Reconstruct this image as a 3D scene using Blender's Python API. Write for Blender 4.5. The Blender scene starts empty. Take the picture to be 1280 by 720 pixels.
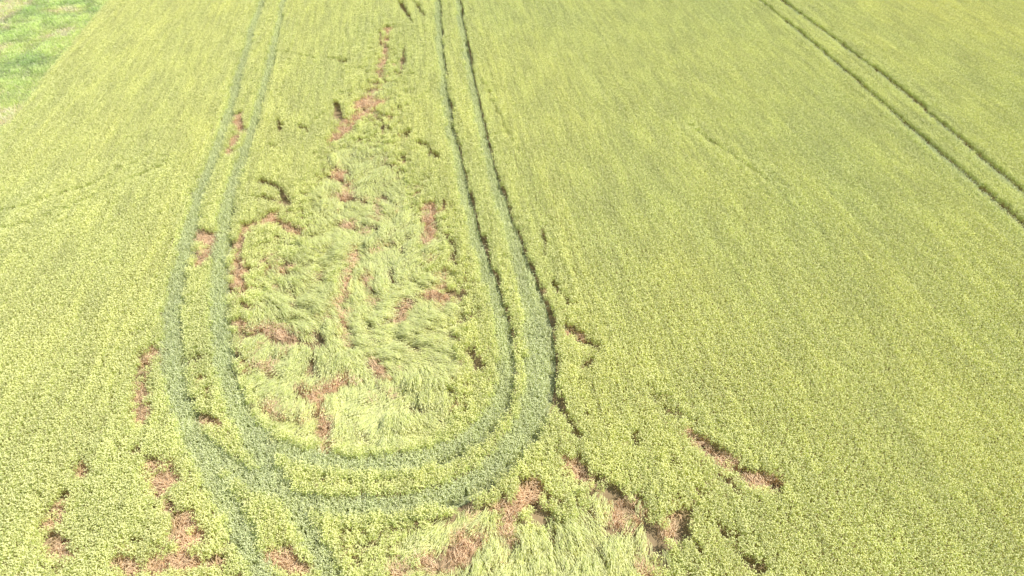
import bpy, math, random
import numpy as np
import mathutils
random.seed(7); rng = np.random.default_rng(11)
sc = bpy.context.scene

# ------------------------------------------------------------------ camera
CH = 22.0                      # drone height above the track level (m)
PITCH = math.radians(41.3)
F = 865.0                      # focal length in 1/1280 widths
cam = bpy.data.cameras.new("camera"); cam_o = bpy.data.objects.new("camera", cam)
sc.collection.objects.link(cam_o)
cam.sensor_width = 36; cam.lens = F/1280*36; cam.clip_end = 5000
cam_o.location = (0, 0, CH+0.35); cam_o.rotation_euler = (math.pi/2-PITCH, 0, 0)
sc.camera = cam_o
sp, cp = math.sin(PITCH), math.cos(PITCH)
def field(u, v):
    """photogrammetric measurement -> field coordinates in metres (x, y, scale)"""
    a = (u-640)/F; b = (v-360)/F
    d = CH/(sp+b*cp)
    return a*d, d*(cp-b*sp), F/d
ROW = math.radians(8.2)        # drilling direction, left of +Y
rd = np.array([-math.sin(ROW), math.cos(ROW)])
rn = np.array([math.cos(ROW), math.sin(ROW)])

# ------------------------------------------------------------------ noise
def vnoise(x, y, seed=0):
    xi = np.floor(x).astype(np.int64); yi = np.floor(y).astype(np.int64)
    fx = x-xi; fy = y-yi; fx = fx*fx*(3-2*fx); fy = fy*fy*(3-2*fy)
    def h(a, b):
        n = (a*374761393 + b*668265263 + seed*1442695041) & 0xffffffff
        n = ((n ^ (n >> 13))*1274126177) & 0xffffffff
        return ((n ^ (n >> 16)) & 0xffff)/65535.0
    return (h(xi,yi)*(1-fx)*(1-fy)+h(xi+1,yi)*fx*(1-fy)+h(xi,yi+1)*(1-fx)*fy+h(xi+1,yi+1)*fx*fy)
def fbm(x, y, seed=0, o=3):
    s = 0; a = 0.5; t = 0
    for i in range(o):
        s = s+a*vnoise(x*2**i+i*17.3, y*2**i-i*9.1, seed+i); t += a; a *= 0.5
    return s/t
def smooth(a, b, x):
    t = np.clip((x-a)/(b-a), 0, 1); return t*t*(3-2*t)

# ------------------------------------------------------------------ lines
def world_line(pts, n=5, ext0=0, ext1=0):
    """pts: (u,v,width_px) -> smooth list of (x,y,halfwidth_m)"""
    P = []
    for p in pts:
        x, y, s = field(p[0], p[1]); P.append((x, y, p[2]/s/2))
    P = np.array(P)
    if ext0: d = P[0,:2]-P[1,:2]; d /= np.linalg.norm(d); P = np.vstack([[*(P[0,:2]+d*ext0), P[0,2]], P])
    if ext1: d = P[-1,:2]-P[-2,:2]; d /= np.linalg.norm(d); P = np.vstack([P, [*(P[-1,:2]+d*ext1), P[-1,2]]])
    if len(P) < 3: return P
    Q = np.vstack([2*P[0]-P[1], P, 2*P[-1]-P[-2]]); out = []
    for i in range(1, len(Q)-2):
        a, b, c, d = Q[i-1:i+3]
        for k in range(n):
            t = k/n
            out.append(0.5*((2*b)+(c-a)*t+(2*a-5*b+4*c-d)*t*t+(3*b-a-3*c+d)*t**3))
    out.append(Q[-2]); return np.array(out)
def sdist(X, Y, line, cur, reach=2.0):
    """signed distance (outside >0) to a stroke of varying half width, min'ed into cur"""
    for i in range(len(line)-1):
        a = line[i]; b = line[i+1]; r = max(a[2], b[2])+reach
        m = (X > min(a[0], b[0])-r) & (X < max(a[0], b[0])+r) & (Y > min(a[1], b[1])-r) & (Y < max(a[1], b[1])+r)
        idx = np.nonzero(m)[0]
        if not len(idx): continue
        dx, dy = b[0]-a[0], b[1]-a[1]; L2 = dx*dx+dy*dy+1e-9
        t = np.clip(((X[idx]-a[0])*dx+(Y[idx]-a[1])*dy)/L2, 0, 1)
        d = np.hypot(X[idx]-a[0]-t*dx, Y[idx]-a[1]-t*dy)-(a[2]+(b[2]-a[2])*t)
        cur[idx] = np.minimum(cur[idx], d)
    return cur

rails = [
 world_line([(327,0,8),(318,30,9),(304,75,10),(286,140,12),(268,195,14),(250,240,15),(236,290,17),(224,340,19),(216,390,22),(215,440,24),(222,490,25),(240,545,27),(268,600,27),(295,650,27),(330,720,26)], ext0=30, ext1=12),
 world_line([(354,0,8),(348,30,9),(338,75,10),(321,140,12),(304,195,14),(289,240,15),(278,290,17),(273,340,18),(273,390,20),(277,440,22),(288,490,24),(310,540,26),(340,590,26),(372,640,26),(415,720,26)], ext0=30, ext1=12),
 world_line([(546,0,7),(548,40,8),(553,100,9),(562,160,10),(575,220,12),(591,290,14),(611,350,16),(627,410,18),(632,455,20),(624,500,22),(603,532,24),(570,558,24),(530,573,25),(480,580,26),(430,579,26),(380,570,26),(340,556,24),(305,528,24)], ext0=30),
 world_line([(571,0,7),(577,40,8),(588,100,9),(604,180,11),(624,250,14),(646,320,22),(666,385,32),(674,440,36),(670,490,36),(655,535,34),(628,572,30),(592,600,28),(550,620,28),(490,632,28),(430,634,28),(370,624,26),(315,600,26),(270,568,24),(240,540,22)], ext0=30),
 world_line([(945,0,6),(1000,45,7),(1060,96,8),(1140,166,9),(1210,227,10),(1280,288,11)], ext0=30, ext1=30),
 world_line([(972,0,6),(1030,43,7),(1100,96,8),(1180,162,9),(1280,248,11)], ext0=30, ext1=30),
]
def st(w, *p): return world_line([(a, b, w) for a, b in p], n=4)
edges = []
for r, lo, hi, w in ((rails[2],5,64,0.15),(rails[3],5,66,0.17),(rails[4],0,99,0.15),(rails[5],0,99,0.15),(rails[0],5,60,0.06),(rails[1],5,60,0.06)):
    t = []
    for i in range(lo, min(hi, len(r)-1)):
        d = r[i+1,:2]-r[i,:2]; d /= np.linalg.norm(d)
        n = np.array([-d[1], d[0]])
        p = r[i,:2]+n*(r[i,2]+0.04)
        t.append((p[0], p[1], w*(0.6+0.6*random.random())))
    edges.append(np.array(t))

brown = [st(7,(484,35),(482,60),(476,95)), st(14,(478,122),(462,132),(440,150),(420,172)), st(12,(418,205),(428,222),(440,242)),
 st(9,(415,240),(450,246)), st(11,(420,272),(444,279)), st(12,(338,270),(310,284),(299,310),(297,360)), st(8,(338,272),(370,285)),
 st(11,(437,305),(431,350),(426,385),(430,430)), st(12,(250,290),(262,305),(248,328)), st(10,(300,145),(298,165),(286,190)),
 st(13,(535,258),(534,300)), st(11,(552,340),(546,378)), st(11,(532,364),(562,366)), st(14,(300,403),(340,408),(362,416)),
 st(12,(308,432),(312,458)), st(14,(186,440),(180,480),(178,520)), st(20,(415,476),(432,462)), st(15,(380,480),(392,486)),
 st(14,(328,498),(352,512),(376,518)), st(17,(404,515),(412,555)), st(10,(258,518),(262,524)), st(12,(108,580),(113,590)),
 st(15,(74,626),(70,665),(84,704)), st(13,(190,578),(218,598)), st(10,(190,580),(198,612),(208,632)), st(20,(230,648),(236,676)),
 st(18,(160,712),(200,704),(236,702)), st(17,(345,688),(378,712)), st(28,(500,708),(552,692)), st(28,(568,682),(606,656)),
 st(24,(628,640),(666,614)), st(17,(708,578),(726,590)), st(26,(768,645),(786,632)), st(14,(860,540),(905,572),(936,598)),
 st(11,(936,598),(968,602)), st(11,(709,414),(728,424)), st(11,(800,700),(815,712)), st(12,(618,655),(640,668)), st(8,(905,668),(915,676)),
 st(9,(445,130),(470,118)), st(8,(455,335),(462,372)), st(10,(395,500),(412,522)), st(8,(470,250),(466,272)), st(8,(410,372),(404,392)), st(9,(325,448),(345,462))]
dark = [st(5,(500,4),(515,30)), st(4,(520,5),(530,22)), st(5,(412,74),(432,78)), st(4,(505,60),(504,85),(488,102)), st(3,(474,40),(474,60)), st(3,(472,80),(478,98)),
 st(4,(448,128),(470,145),(488,168)), st(5,(345,150),(350,165)), st(5,(372,158),(384,164)), st(5,(335,185),(348,184)), st(6,(415,204),(438,214)),
 st(6,(412,236),(452,248)), st(6,(325,228),(345,236),(362,252)), st(5,(320,248),(362,256)), st(6,(514,180),(532,184),(546,200)),
 st(6,(472,236),(486,250),(504,254)), st(6,(480,275),(502,284),(526,294)), st(6,(342,274),(374,286)), st(6,(484,330),(492,352)), st(5,(488,360),(500,378)),
 st(6,(356,350),(362,382)), st(6,(566,300),(570,330)), st(6,(578,362),(574,402)), st(6,(520,402),(536,408)), st(6,(552,408),(566,424)),
 st(6,(488,420),(512,438)), st(7,(345,404),(376,420)), st(6,(300,410),(300,446)), st(8,(508,500),(535,512),(562,530)), st(7,(434,514),(452,530),(470,552)),
 st(6,(590,440),(600,470)), st(6,(498,300),(512,310)), st(3,(692,356),(712,384)), st(6,(708,410),(728,426),(746,434)), st(4,(698,488),(706,520),(718,546)),
 st(2,(678,282),(682,320)), st(8,(726,588),(764,614),(800,644),(830,700)), st(7,(738,610),(750,650),(750,702)), st(8,(668,630),(690,660),(718,690)),
 st(7,(790,548),(797,560)), st(7,(842,578),(850,585)), st(8,(905,600),(922,614)), st(6,(936,596),(974,606)), st(5,(868,548),(890,560)),
 st(5,(868,678),(874,690)), st(5,(900,665),(912,672)), st(6,(775,620),(790,655),(812,690)), st(4,(62,640),(66,690)), st(5,(232,318),(262,322)),
 st(4,(176,440),(172,518)), st(4,(214,632),(222,660)), st(6,(560,440),(572,462)), st(6,(384,330),(396,342)), st(5,(730,640),(742,672)),
 st(4,(610,300),(613,320)), st(6,(420,130),(424,150)), st(5,(476,200),(494,210)), st(5,(500,228),(520,232)), st(4,(930,700),(955,712)),
 st(3,(815,498),(850,520)), st(4,(880,560),(900,585)), st(4,(655,612),(700,622)), st(4,(690,700),(720,718)),
 st(5,(384,440),(400,470)), st(5,(455,440),(470,470)), st(5,(385,400),(398,425)), st(5,(350,320),(368,330)), st(5,(508,340),(522,360)), st(5,(450,400),(462,425)), st(5,(480,480),(500,490))]
faint = [st(3,(0,290),(60,275),(130,242),(215,205)), st(3,(0,268),(100,240),(190,196)), st(3,(380,172),(402,146),(470,124)), st(3,(340,66),(400,76)),
 st(3,(498,142),(540,116)), st(3,(300,100),(320,108)), st(3,(815,490),(870,530)), st(3,(600,100),(640,180)), st(3,(860,160),(960,230))]
grass_line = [field(140,0)[:2], field(0,170)[:2]]
ga, gb = np.array(grass_line[0]), np.array(grass_line[1])
gd = (gb-ga)/np.linalg.norm(gb-ga); gn = np.array([gd[1], -gd[0]])
if gn[0] > 0: gn = -gn      # points to the left (verge side)
def verge_d(X, Y): return (X-ga[0])*gn[0]+(Y-ga[1])*gn[1]

def blob(X, Y, u, v, ru, rv):
    x, y, s = field(u, v); x2, y2, _ = field(u, v-rv); x3, y3, _ = field(u, v+rv)
    ry = abs(y2-y3)/2; rx = ru/s
    return np.exp(-(((X-x)/rx)**2+((Y-y)/ry)**2))

def lodge_f(X, Y):
    l = (blob(X,Y,445,330,80,150)*0.9+blob(X,Y,450,480,120,90)*0.9+blob(X,Y,540,380,55,140)*0.6+blob(X,Y,455,180,50,110)*0.6
        +blob(X,Y,330,360,45,120)*0.6+blob(X,Y,660,700,170,80)*0.9+blob(X,Y,760,640,90,60)*0.5+blob(X,Y,895,575,75,40)*0.3+blob(X,Y,250,700,200,60)*0.4
        +blob(X,Y,180,520,60,90)*0.25+blob(X,Y,720,430,50,60)*0.3+blob(X,Y,290,170,20,90)*0.2+blob(X,Y,470,60,60,60)*0.3)
    return np.clip(l, 0, 1.2)
def tone(X, Y):
    U = X*rn[0]+Y*rn[1]; V = X*rd[0]+Y*rd[1]
    n_lo = fbm(X*0.05, Y*0.05, 1); n_mid = fbm(U*0.7, V*0.12, 2); n_hi = fbm(X*0.5, Y*0.5, 4)
    b = 0.99+0.05*(n_lo-0.5)+0.04*(n_hi-0.5)+0.06*(n_mid-0.5)
    yel = (n_lo-0.5)*0.14+(n_mid-0.5)*0.08
    h = 0.96+0.10*(n_mid-0.5)+0.08*(n_hi-0.5)
    return np.stack([b*(1+0.25*yel), b, b*(1-0.3*yel)], 1), h

# ------------------------------------------------------------------ undisturbed crop: 1 m squares of drilled rows
TS = 1.0
tu, tv = np.meshgrid(np.arange(-80, 80, TS), np.arange(-14, 96, TS)); tu = tu.ravel(); tv = tv.ravel()
tx = tu*rn[0]+tv*rd[0]; ty = tu*rn[1]+tv*rd[1]
tm = (np.abs(tx) < 62) & (ty > 2) & (ty < 82); tx, ty, tu, tv = tx[tm], ty[tm], tu[tm], tv[tm]
td = np.full(tx.size, 9.0)
for grp, ex in ((rails, 0.0), (edges, 0.1), (brown, 0.6), (dark, 0.3), (faint, 0.2)):
    for r in grp:
        q = sdist(tx, ty, r, np.full(tx.size, 9.0)); td = np.minimum(td, q-ex)
tok = (td > 0.80) & (verge_d(tx, ty) < -1.1) & (lodge_f(tx, ty) < 0.14)
tcell = set(zip(np.round(tu[tok]/TS).astype(int).tolist(), np.round(tv[tok]/TS).astype(int).tolist()))
tx, ty = tx[tok], ty[tok]

# ------------------------------------------------------------------ disturbed crop: single clumps
SX, SY = 0.235, 0.225
us = np.arange(-80, 80, SX); vs = np.arange(-14, 96, SY)
U, V = np.meshgrid(us, vs); U = U.ravel(); V = V.ravel()
U = U+rng.normal(0, 0.03, U.size); V = V+rng.uniform(-0.07, 0.07, V.size)
X = U*rn[0]+V*rd[0]; Y = U*rn[1]+V*rd[1]
m = (np.abs(X) < 62) & (Y > 2) & (Y < 82)
X, Y, U, V = X[m], Y[m], U[m], V[m]
cu = np.round(U/TS).astype(int).tolist(); cv = np.round(V/TS).astype(int).tolist()
m = np.array([(a, b) not in tcell for a, b in zip(cu, cv)])
X, Y, U, V = X[m], Y[m], U[m], V[m]
N = X.size
wx = X+0.22*(fbm(X*1.3, Y*1.3, 50)-0.5)*2; wy = Y+0.22*(fbm(X*1.3, Y*1.3, 60)-0.5)*2
big = lambda: np.full(N, 9.0)
dr = big()
jx = X+0.05*(vnoise(X*3, Y*3, 5)-0.5)*2; jy = Y+0.05*(vnoise(X*3, Y*3, 6)-0.5)*2
for r in rails: sdist(jx, jy, r, dr)
de = big()
for r in edges: sdist(X, Y, r, de)
db = big(); dk = big(); df = big()
for r in brown: sdist(wx, wy, r, db)
for r in dark: sdist(wx, wy, r, dk)
for r in faint: sdist(wx, wy, r, df)
vd = verge_d(X, Y)+0.5*(fbm(X*0.5, Y*0.5, 77)-0.5)
lodge = lodge_f(X, Y)*smooth(0.0, 0.5, dr)
patch = fbm(X*0.42+3*fbm(X*0.15, Y*0.15, 91), Y*0.30, 90, 4)
flow = 4.9+1.9*(fbm(X*0.22, Y*0.22, 21, 2)-0.5)*2+0.8*(vnoise(X*0.7, Y*0.7, 22)-0.5)*2
warp = fbm(X*0.35, Y*0.35, 31)
# short curved cracks between lodged swathes
cn = np.abs(fbm((X+warp*3)*0.65, (Y*0.8-X*0.4+warp*3)*1.05, 35, 3)-0.5)
cm = fbm(X*0.7, Y*0.7, 36, 2)
gap = (cn < 0.026) & (cm > 0.53) & (lodge > 0.2)
cb = (cn < 0.046) & (cm > 0.60) & (lodge > 0.3)
ridge = fbm((X+warp*4)*0.9, (Y*0.9-X*0.5+warp*3)*2.0, 37, 3)
pale = blob(X,Y,455,390,40,140)+blob(X,Y,470,520,70,50)+blob(X,Y,650,700,90,40)

R1 = rng.random(N); R2 = rng.random(N)
in_verge = vd > 0
in_rail = (dr < 0) & ~in_verge
bstr = 0.35*(fbm(X*1.4, Y*1.4, 120)-0.5)
in_brown = ((db < 0.08+bstr) | cb) & ~in_verge & ~in_rail
in_dark = ((dk < 0.09+0.22*(fbm(X*1.5, Y*1.5, 121)-0.5)) | ((de < 0.02) & (dr > -0.10)) | gap) & ~in_verge & ~(in_rail & (de > 0.02)) & ~(in_brown & (dk > 0.0) & ~gap)
in_brown &= ~in_dark
in_brown &= ~((R1 > 0.88))
is_lodge = (lodge*(0.30+1.4*patch) > 0.60+0.25*(R1-0.5)) & ~in_verge & ~in_dark & ~in_brown & ~in_rail
# variants: 0-5 standing, 6-9 lodged, 10-12 track, 13-14 brown straw
idx = rng.integers(0, 6, N)
rotz = rng.uniform(0, 2*math.pi, N)
col, hgt = tone(X, Y)
hgt = hgt+0.03*(R1-0.5)
lz = smooth(0.15, 0.7, lodge)
hgt *= 1-0.55*lz*smooth(0.35, 0.65, 1-ridge)
lx = rng.normal(0, 0.05, N); ly = rng.normal(0, 0.05, N)
lean = lz*(0.3+1.2*np.clip(patch-0.3, 0, 1))
lx += -np.sin(flow)*lean*0.9; ly += np.cos(flow)*lean*0.9
L = is_lodge
idx[L] = rng.integers(6, 10, L.sum())
rotz[L] = flow[L]+rng.normal(0, 0.18, L.sum())
hgt[L] = 0.25+2.8*np.clip(ridge[L]-0.25, 0, 0.6)
lx[L] = rng.normal(0, 0.08, L.sum()); ly[L] = rng.normal(0, 0.08, L.sum())
pl = np.clip(pale, 0, 1)[:,None]
col = col*(1+0.03*pl*np.array([1.0,1.0,2.0]))
T = in_rail & ~in_dark
idx[T] = rng.integers(10, 13, T.sum())
hgt[T] = 0.90+0.22*fbm(X[T]*1.0, Y[T]*1.0, 25)
Fm = (df < 0.06) & ~in_rail
hgt[Fm] *= 0.70
B = in_brown
idx[B] = rng.integers(13, 15, B.sum())
hgt[B] = 0.6+0.6*R2[B]
dbn = big()
for r in brown: sdist(wx, wy+0.4, r, dbn)
near = (dbn < 0.05) & ~in_brown & ~in_rail
hgt[near] *= 0.6
keep = ~in_verge & ~in_dark
sc3 = np.stack([0.98+0.12*R2, 0.98+0.12*R2, hgt], 1)
rot = np.stack([lx, ly, rotz], 1)

# join tiles + clumps into one scatter
k = keep
tcol, th = tone(tx, ty); nt = tx.size
flip = rng.integers(0, 2, nt)*math.pi
PX = np.concatenate([X[k], tx]); PY = np.concatenate([Y[k], ty])
IDX = np.concatenate([idx[k], 15+rng.integers(0, 12, nt)])
ROT = np.concatenate([rot[k], np.stack([np.zeros(nt), np.zeros(nt), ROW+flip], 1)])
SCL = np.concatenate([sc3[k], np.stack([np.ones(nt), np.ones(nt), th], 1)])
COL = np.concatenate([col[k], tcol])

def points_object(name, x, y, z, idx, rot, scl, col, coll):
    me = bpy.data.meshes.new(name)
    n = len(x); me.vertices.add(n)
    me.vertices.foreach_set("co", np.stack([x, y, z], 1).astype(np.float32).ravel())
    for nm, arr, ty, f in (("idx", idx.astype(np.int32), 'INT', 'value'), ("rot", rot, 'FLOAT_VECTOR', 'vector'),
                           ("scl", scl, 'FLOAT_VECTOR', 'vector'), ("col", col, 'FLOAT_VECTOR', 'vector')):
        a = me.attributes.new(nm, ty, 'POINT')
        a.data.foreach_set(f, arr.ravel() if ty == 'INT' else arr.astype(np.float32).ravel())
    o = bpy.data.objects.new(name, me); sc.collection.objects.link(o)
    ng = bpy.data.node_groups.new(name+"_scatter", 'GeometryNodeTree')
    ng.interface.new_socket("Geometry", in_out='INPUT', socket_type='NodeSocketGeometry')
    ng.interface.new_socket("Geometry", in_out='OUTPUT', socket_type='NodeSocketGeometry')
    nn = ng.nodes; lk = ng.links
    gi = nn.new('NodeGroupInput'); go = nn.new('NodeGroupOutput'); ip = nn.new('GeometryNodeInstanceOnPoints')
    ci = nn.new('GeometryNodeCollectionInfo'); ci.inputs['Collection'].default_value = coll
    ci.inputs['Separate Children'].default_value = True; ci.inputs['Reset Children'].default_value = True
    def na(nm, ty):
        k = nn.new('GeometryNodeInputNamedAttribute'); k.data_type = ty; k.inputs['Name'].default_value = nm; return k.outputs['Attribute']
    lk.new(gi.outputs[0], ip.inputs['Points']); lk.new(ci.outputs[0], ip.inputs['Instance'])
    ip.inputs['Pick Instance'].default_value = True
    lk.new(na("idx", 'INT'), ip.inputs['Instance Index'])
    lk.new(na("rot", 'FLOAT_VECTOR'), ip.inputs['Rotation']); lk.new(na("scl", 'FLOAT_VECTOR'), ip.inputs['Scale'])
    lk.new(ip.outputs[0], go.inputs[0])
    md = o.modifiers.new("scatter", 'NODES'); md.node_group = ng
    return o

# ------------------------------------------------------------------ materials
def plant_mat(name, base, trans=0.25, rough=0.6, spec=0.25, var=0.10):
    m = bpy.data.materials.new(name); m.use_nodes = True; n = m.node_tree.nodes; l = m.node_tree.links; n.clear()
    out = n.new('ShaderNodeOutputMaterial'); pb = n.new('ShaderNodeBsdfPrincipled'); tr = n.new('ShaderNodeBsdfTranslucent'); mx = n.new('ShaderNodeMixShader')
    at = n.new('ShaderNodeAttribute'); at.attribute_type = 'INSTANCER'; at.attribute_name = 'col'
    # vigour varies row by row: noise stretched along the drilling direction
    geo = n.new('ShaderNodeNewGeometry'); vr = n.new('ShaderNodeVectorRotate'); vr.rotation_type = 'Z_AXIS'; vr.inputs['Angle'].default_value = -ROW
    vm = n.new('ShaderNodeVectorMath'); vm.operation = 'MULTIPLY'; vm.inputs[1].default_value = (3.6, 0.25, 0.3)
    no = n.new('ShaderNodeTexNoise'); no.inputs['Scale'].default_value = 1.0; no.inputs['Detail'].default_value = 1; no.inputs['Roughness'].default_value = 0.6
    l.new(geo.outputs['Position'], vr.inputs['Vector']); l.new(vr.outputs[0], vm.inputs[0]); l.new(vm.outputs[0], no.inputs['Vector'])
    mr = n.new('ShaderNodeMapRange'); mr.inputs['From Min'].default_value = 0.3; mr.inputs['From Max'].default_value = 0.65
    mr.inputs['To Min'].default_value = 1-var; mr.inputs['To Max'].default_value = 1+var*0.3
    l.new(no.outputs['Fac'], mr.inputs['Value'])
    v1 = n.new('ShaderNodeVectorMath'); v1.operation = 'MULTIPLY'; v1.inputs[1].default_value = base
    l.new(at.outputs['Vector'], v1.inputs[0])
    v2 = n.new('ShaderNodeVectorMath'); v2.operation = 'SCALE'; l.new(v1.outputs[0], v2.inputs[0]); l.new(mr.outputs[0], v2.inputs['Scale'])
    l.new(v2.outputs[0], pb.inputs['Base Color']); l.new(v2.outputs[0], tr.inputs['Color'])
    pb.inputs['Roughness'].default_value = rough; pb.inputs['Specular IOR Level'].default_value = spec
    mx.inputs[0].default_value = trans; l.new(pb.outputs[0], mx.inputs[1]); l.new(tr.outputs[0], mx.inputs[2]); l.new(mx.outputs[0], out.inputs[0])
    return m
M_ear = plant_mat("wheat_ear", (0.975, 0.97, 0.47), var=0.12)
M_leaf = plant_mat("wheat_leaf", (0.83, 0.90, 0.36), trans=0.4, var=0.12)
M_stem = plant_mat("wheat_stem", (0.91, 0.93, 0.42))
M_lear = plant_mat("lodged_ear", (0.96, 0.955, 0.50)); M_lstem = plant_mat("lodged_stem", (0.85, 0.86, 0.42), rough=0.45, spec=0.4)
M_tear = plant_mat("track_leaf", (0.80, 0.85, 0.48), trans=0.3); M_tstem = plant_mat("track_stem", (0.86, 0.89, 0.52))
M_bstraw = plant_mat("brown_straw", (0.90, 0.66, 0.42), trans=0.15)
M_g1 = plant_mat("verge_grass", (0.84, 0.93, 0.42), trans=0.35); M_g2 = plant_mat("verge_straw", (0.94, 0.89, 0.62), trans=0.3)

# ------------------------------------------------------------------ plant clumps
class MB:
    def __init__(s): s.v = []; s.f = []; s.m = []
    def ribbon(s, pts, w, side, mat):
        b = len(s.v); k = len(pts)
        for i, p in enumerate(pts):
            ww = w*(1.0 if i < k-1 else 0.15)/2
            s.v.append((p[0]-side[0]*ww, p[1]-side[1]*ww, p[2])); s.v.append((p[0]+side[0]*ww, p[1]+side[1]*ww, p[2]))
        for i in range(k-1):
            a = b+2*i; s.f.append((a, a+1, a+3, a+2)); s.m.append(mat)
    def ear(s, p, d, L, w, mat):
        """three sided spindle ear"""
        D = mathutils.Vector(d).normalized(); A = D.orthogonal().normalized(); Bv = D.cross(A)
        r = random.random()*6; P = mathutils.Vector(p); b = len(s.v)
        s.v.append(tuple(P))
        for k in range(3):
            q = P+D*L*0.45+(A*math.cos(r+k*2.094)+Bv*math.sin(r+k*2.094))*w*0.6; s.v.append(tuple(q))
        s.v.append(tuple(P+D*L))
        for k in range(3):
            k2 = (k+1) % 3
            s.f.append((b, b+1+k2, b+1+k)); s.f.append((b+1+k, b+1+k2, b+4)); s.m += [mat]*2
    def stalk(s, x, y, k, dh=0.0):
        h = random.uniform(0.55, 0.68)+dh; c, s_ = rdir(); q = random.uniform(0.01, 0.05)
        top = (x+c*q, y+s_*q, h)
        s.ribbon([(x, y, 0.25), top], 0.014, rdir(), 2)
        s.ear((top[0], top[1], h-0.01), (c*random.uniform(0.3, 1.6), s_*random.uniform(0.3, 1.6), random.uniform(0.3, 0.9)), random.uniform(0.07, 0.10), random.uniform(0.026, 0.036), 0)
        if k % 3 < 2:
            c2, s2 = rdir(); z0 = h*random.uniform(0.62, 0.82); l = random.uniform(0.08, 0.15)
            s.ribbon([(x, y, z0), (x+c2*l*0.5, y+s2*l*0.5, z0+0.04), (x+c2*l, y+s2*l, z0+random.uniform(-0.04, 0.03))], 0.026, (-s2, c2), 1)
    def build(s, name, mats, coll):
        me = bpy.data.meshes.new(name); me.from_pydata(s.v, [], s.f)
        for m_ in mats: me.materials.append(m_)
        me.polygons.foreach_set("material_index", s.m); me.update()
        o = bpy.data.objects.new(name, me); coll.objects.link(o); return o
wheat_coll = bpy.data.collections.new("wheat_plants"); grass_coll = bpy.data.collections.new("grass_plants")
def rdir(): a = random.uniform(0, 2*math.pi); return math.cos(a), math.sin(a)
for i in range(6):
    mb = MB()
    for k in range(29):
        mb.stalk(random.uniform(-0.14, 0.14), random.uniform(-0.14, 0.14), k)
    mb.build("plant_%02d_standing" % i, [M_ear, M_leaf, M_stem], wheat_coll)
for i in range(6, 10):
    mb = MB()
    for k in range(30):
        x, y = random.uniform(-0.18, 0.18), random.uniform(-0.18, 0.18); dv = random.gauss(0, 0.2); c, s_ = math.cos(dv), math.sin(dv)
        z = random.uniform(0.10, 0.34); l = random.uniform(0.4, 0.65)
        p = [(x, y, 0.04), (x+c*0.12, y+s_*0.12, z), (x+c*l*0.6, y+s_*l*0.6, z+random.uniform(0, 0.05)), (x+c*l, y+s_*l, z+random.uniform(-0.06, 0.04))]
        mb.ribbon(p, 0.015, (-s_, c), 2)
        mb.ear(p[-1], (c, s_, random.uniform(-0.3, 0.3)), random.uniform(0.08, 0.11), 0.032, 0)
        if k % 3 == 0:
            l2 = random.uniform(0.1, 0.22); x3, y3 = p[2][0], p[2][1]; d2 = dv+random.gauss(0, 0.5)
            mb.ribbon([(x3-0.1*c, y3-0.1*s_, p[2][2]), (x3+math.cos(d2)*l2, y3+math.sin(d2)*l2, p[2][2]+0.03)], 0.02, (-s_, c), 1)
    mb.build("plant_%02d_lodged" % i, [M_lear, M_leaf, M_lstem], wheat_coll)
for i in range(10, 13):
    mb = MB()
    for k in range(38):
        x, y = random.uniform(-0.14, 0.14), random.uniform(-0.14, 0.14); c, s_ = rdir(); h = random.uniform(0.28, 0.46); q = random.uniform(0.04, 0.12)
        mb.ribbon([(x, y, 0.1), (x+c*q*0.4, y+s_*q*0.4, h*0.9), (x+c*q, y+s_*q, h)], 0.022, (-s_, c), 0 if random.random() < 0.6 else 1)
        if random.random() < 0.45: mb.ear((x+c*q, y+s_*q, h), (c, s_, 0.4), 0.08, 0.030, 1)
    mb.build("plant_%02d_track" % i, [M_tear, M_tstem], wheat_coll)
for i in range(13, 15):
    mb = MB()
    for k in range(36):
        x, y = random.uniform(-0.18, 0.18), random.uniform(-0.18, 0.18); dv = random.gauss(0, 0.6); c, s_ = math.cos(dv), math.sin(dv); z = random.uniform(0.06, 0.34); l = random.uniform(0.15, 0.36)
        mb.ribbon([(x, y, 0.0), (x+c*0.05, y+s_*0.05, z), (x+c*l, y+s_*l, z+random.uniform(-0.04, 0.06))], 0.018, (-s_, c), 0)
    mb.build("plant_%02d_broken" % i, [M_bstraw], wheat_coll)
for i in range(15, 27):          # 1 m square of drilled rows
    mb = MB(); NR = 6; ph = [random.gauss(0, 0.010) for _ in range(NR)]
    for r_ in range(NR):
        for k in range(80):
            x = -0.5+(r_+0.5)/NR+ph[r_]+random.gauss(0, 0.034); y = random.uniform(-0.52, 0.52)
            off = abs(x-(-0.5+(r_+0.5)/NR))
            mb.stalk(x, y, k, 0.015*math.sin(y*9+r_*2.1+i)-0.7*off)
    mb.build("plant_%02d_rows" % i, [M_ear, M_leaf, M_stem], wheat_coll)
for i in range(4):
    mb = MB()
    for k in range(44):
        a, r = random.uniform(0, 6.283), 0.3*math.sqrt(random.random()); x, y = r*math.cos(a), r*math.sin(a); c, s_ = rdir(); h = random.uniform(0.15, 0.45); q = random.uniform(0.08, 0.3)
        mb.ribbon([(x, y, 0.0), (x+c*q*0.35, y+s_*q*0.35, h*0.8), (x+c*q, y+s_*q, h*random.uniform(0.6, 1))], 0.032, (-s_, c), 1 if (random.random() < (0.15 if i < 3 else 0.8)) else 0)
    mb.build("plant_%02d_grass" % i, [M_g1, M_g2], grass_coll)

points_object("wheat_field", PX, PY, np.zeros(PX.size), IDX, ROT, SCL, COL, wheat_coll)

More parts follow.
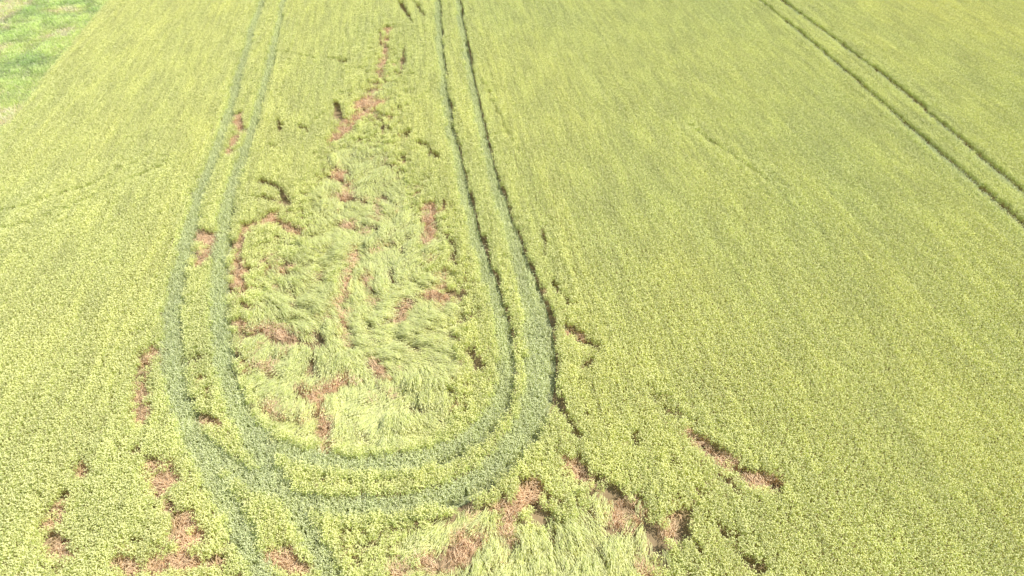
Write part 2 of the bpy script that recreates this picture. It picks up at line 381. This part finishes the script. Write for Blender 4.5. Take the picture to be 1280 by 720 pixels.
# verge grass
gx, gy = np.meshgrid(np.arange(-62, -10, 0.33), np.arange(20, 82, 0.33)); gx = gx.ravel(); gy = gy.ravel()
gx = gx+rng.uniform(-0.16, 0.16, gx.size); gy = gy+rng.uniform(-0.16, 0.16, gy.size)
g = verge_d(gx, gy)+0.5*(fbm(gx*0.5, gy*0.5, 77)-0.5) > 0.1; gx, gy = gx[g], gy[g]
gv = verge_d(gx, gy); ng_ = gx.size; nb = fbm(gx*0.35, gy*0.35, 101); nh = fbm(gx*1.2, gy*1.2, 103)
straw = (nb+0.22*smooth(3.0, 8.0, gv) > 0.64)
gi_ = np.where(straw & (rng.random(ng_) < 0.8), 3, rng.integers(0, 3, ng_))
gh = 0.35+0.9*nh; gb_ = 0.95+0.4*(nb-0.5)+0.6*(nh-0.5)+0.15*(rng.random(ng_)-0.5)
gcol = np.clip(np.stack([gb_*(1.0+0.3*(nb-0.5)), gb_, gb_*0.95], 1), 0, 1.05)
points_object("grass_verge", gx, gy, np.zeros(ng_), gi_, np.stack([rng.normal(0,.12,ng_), rng.normal(0,.12,ng_), rng.uniform(0,6.28,ng_)],1), np.stack([np.ones(ng_), np.ones(ng_), gh],1), gcol, grass_coll)

# ------------------------------------------------------------------ ground
def sheet_mat(name, c1, c2, scale, far=None, bump=0.4):
    m = bpy.data.materials.new(name); m.use_nodes = True; n = m.node_tree.nodes; l = m.node_tree.links
    pb = n['Principled BSDF']; pb.inputs['Roughness'].default_value = 0.95; pb.inputs['Specular IOR Level'].default_value = 0.1
    geo = n.new('ShaderNodeNewGeometry'); no = n.new('ShaderNodeTexNoise'); no.inputs['Scale'].default_value = scale; no.inputs['Detail'].default_value = 8; no.inputs['Roughness'].default_value = 0.65
    l.new(geo.outputs['Position'], no.inputs['Vector'])
    cr = n.new('ShaderNodeValToRGB'); cr.color_ramp.elements[0].position = 0.3; cr.color_ramp.elements[1].position = 0.7
    cr.color_ramp.elements[0].color = (*c1, 1); cr.color_ramp.elements[1].color = (*c2, 1); l.new(no.outputs['Fac'], cr.inputs[0])
    res = cr.outputs[0]
    if far:
        # beyond the modelled crop the sheet carries the colour of the standing crop
        sep = n.new('ShaderNodeSeparateXYZ'); l.new(geo.outputs['Position'], sep.inputs[0])
        ax = n.new('ShaderNodeMath'); ax.operation = 'ABSOLUTE'; l.new(sep.outputs[0], ax.inputs[0])
        a = n.new('ShaderNodeMath'); a.operation = 'GREATER_THAN'; a.inputs[1].default_value = 61.5; l.new(ax.outputs[0], a.inputs[0])
        b_ = n.new('ShaderNodeMath'); b_.operation = 'GREATER_THAN'; b_.inputs[1].default_value = 81.5; l.new(sep.outputs[1], b_.inputs[0])
        c_ = n.new('ShaderNodeMath'); c_.operation = 'LESS_THAN'; c_.inputs[1].default_value = 2.5; l.new(sep.outputs[1], c_.inputs[0])
        m1 = n.new('ShaderNodeMath'); m1.operation = 'MAXIMUM'; l.new(a.outputs[0], m1.inputs[0]); l.new(b_.outputs[0], m1.inputs[1])
        m2 = n.new('ShaderNodeMath'); m2.operation = 'MAXIMUM'; l.new(m1.outputs[0], m2.inputs[0]); l.new(c_.outputs[0], m2.inputs[1])
        cf = n.new('ShaderNodeValToRGB'); cf.color_ramp.elements[0].color = (*far[0], 1); cf.color_ramp.elements[1].color = (*far[1], 1); l.new(no.outputs['Fac'], cf.inputs[0])
        mix = n.new('ShaderNodeMix'); mix.data_type = 'RGBA'; l.new(m2.outputs[0], mix.inputs[0]); l.new(res, mix.inputs[6]); l.new(cf.outputs[0], mix.inputs[7]); res = mix.outputs[2]
    l.new(res, pb.inputs['Base Color'])
    bp = n.new('ShaderNodeBump'); bp.inputs['Strength'].default_value = bump; bp.inputs['Distance'].default_value = 0.1; l.new(no.outputs['Fac'], bp.inputs['Height']); l.new(bp.outputs[0], pb.inputs['Normal'])
    return m
def sheet(name, verts, faces, mat):
    me = bpy.data.meshes.new(name); me.from_pydata(verts, [], faces); me.materials.append(mat); me.update()
    o = bpy.data.objects.new(name, me); sc.collection.objects.link(o); return o
G = 1500
sheet("ground", [(-G,-G,0),(G,-G,0),(G,G,0),(-G,G,0)], [(0,1,2,3)], sheet_mat("soil", (0.24,0.18,0.10), (0.42,0.31,0.19), 1.8, far=((0.36,0.40,0.14),(0.50,0.53,0.20))))
mt = sheet_mat("track_soil", (0.24,0.26,0.14), (0.40,0.42,0.24), 3.0)
vv, ff = [], []
for j, r in enumerate(rails):
    b0 = len(vv)
    for i in range(len(r)):
        t = r[min(i+1, len(r)-1),:2]-r[max(i-1, 0),:2]; t /= np.linalg.norm(t); n_ = np.array([-t[1], t[0]])
        z = 0.004+0.004*j
        for s_ in (-1, 1):
            p = r[i,:2]+n_*s_*(r[i,2]+0.1); vv.append((p[0], p[1], z))
    for i in range(len(r)-1):
        a = b0+2*i; ff.append((a, a+1, a+3, a+2))
sheet("tractor_tracks", vv, ff, mt)
p0 = ga-gd*60; p1 = gb+gd*60; q0 = p0+gn*40; q1 = p1+gn*40
quad = [(*p0,0.03),(*p1,0.03),(*q1,0.03),(*q0,0.03)]
sheet("verge_ground", quad, [(0,1,2,3)], sheet_mat("verge_soil", (0.22,0.30,0.12), (0.48,0.46,0.26), 0.9))

# ------------------------------------------------------------------ light
EL = math.radians(54); AZ = math.radians(80)      # azimuth clockwise from +Y
sdir = (math.sin(AZ)*math.cos(EL), math.cos(AZ)*math.cos(EL), math.sin(EL))
w = bpy.data.worlds.new("World"); sc.world = w; w.use_nodes = True
bg = w.node_tree.nodes['Background']; sky = w.node_tree.nodes.new('ShaderNodeTexSky'); sky.sky_type = 'NISHITA'; sky.sun_disc = False
sky.sun_elevation = EL; sky.sun_rotation = AZ; w.node_tree.links.new(sky.outputs[0], bg.inputs[0]); bg.inputs[1].default_value = 0.13
sun = bpy.data.lights.new("sun", 'SUN'); sun.energy = 5.0; sun.angle = math.radians(0.5); sun.color = (1, 0.97, 0.87)
so = bpy.data.objects.new("sun", sun); sc.collection.objects.link(so)
so.rotation_euler = mathutils.Vector(sdir).to_track_quat('Z', 'Y').to_euler(); so.location = (20, 10, 60)
sc.view_settings.view_transform = 'Standard'; sc.view_settings.look = 'None'; sc.view_settings.exposure = 0; sc.view_settings.gamma = 1
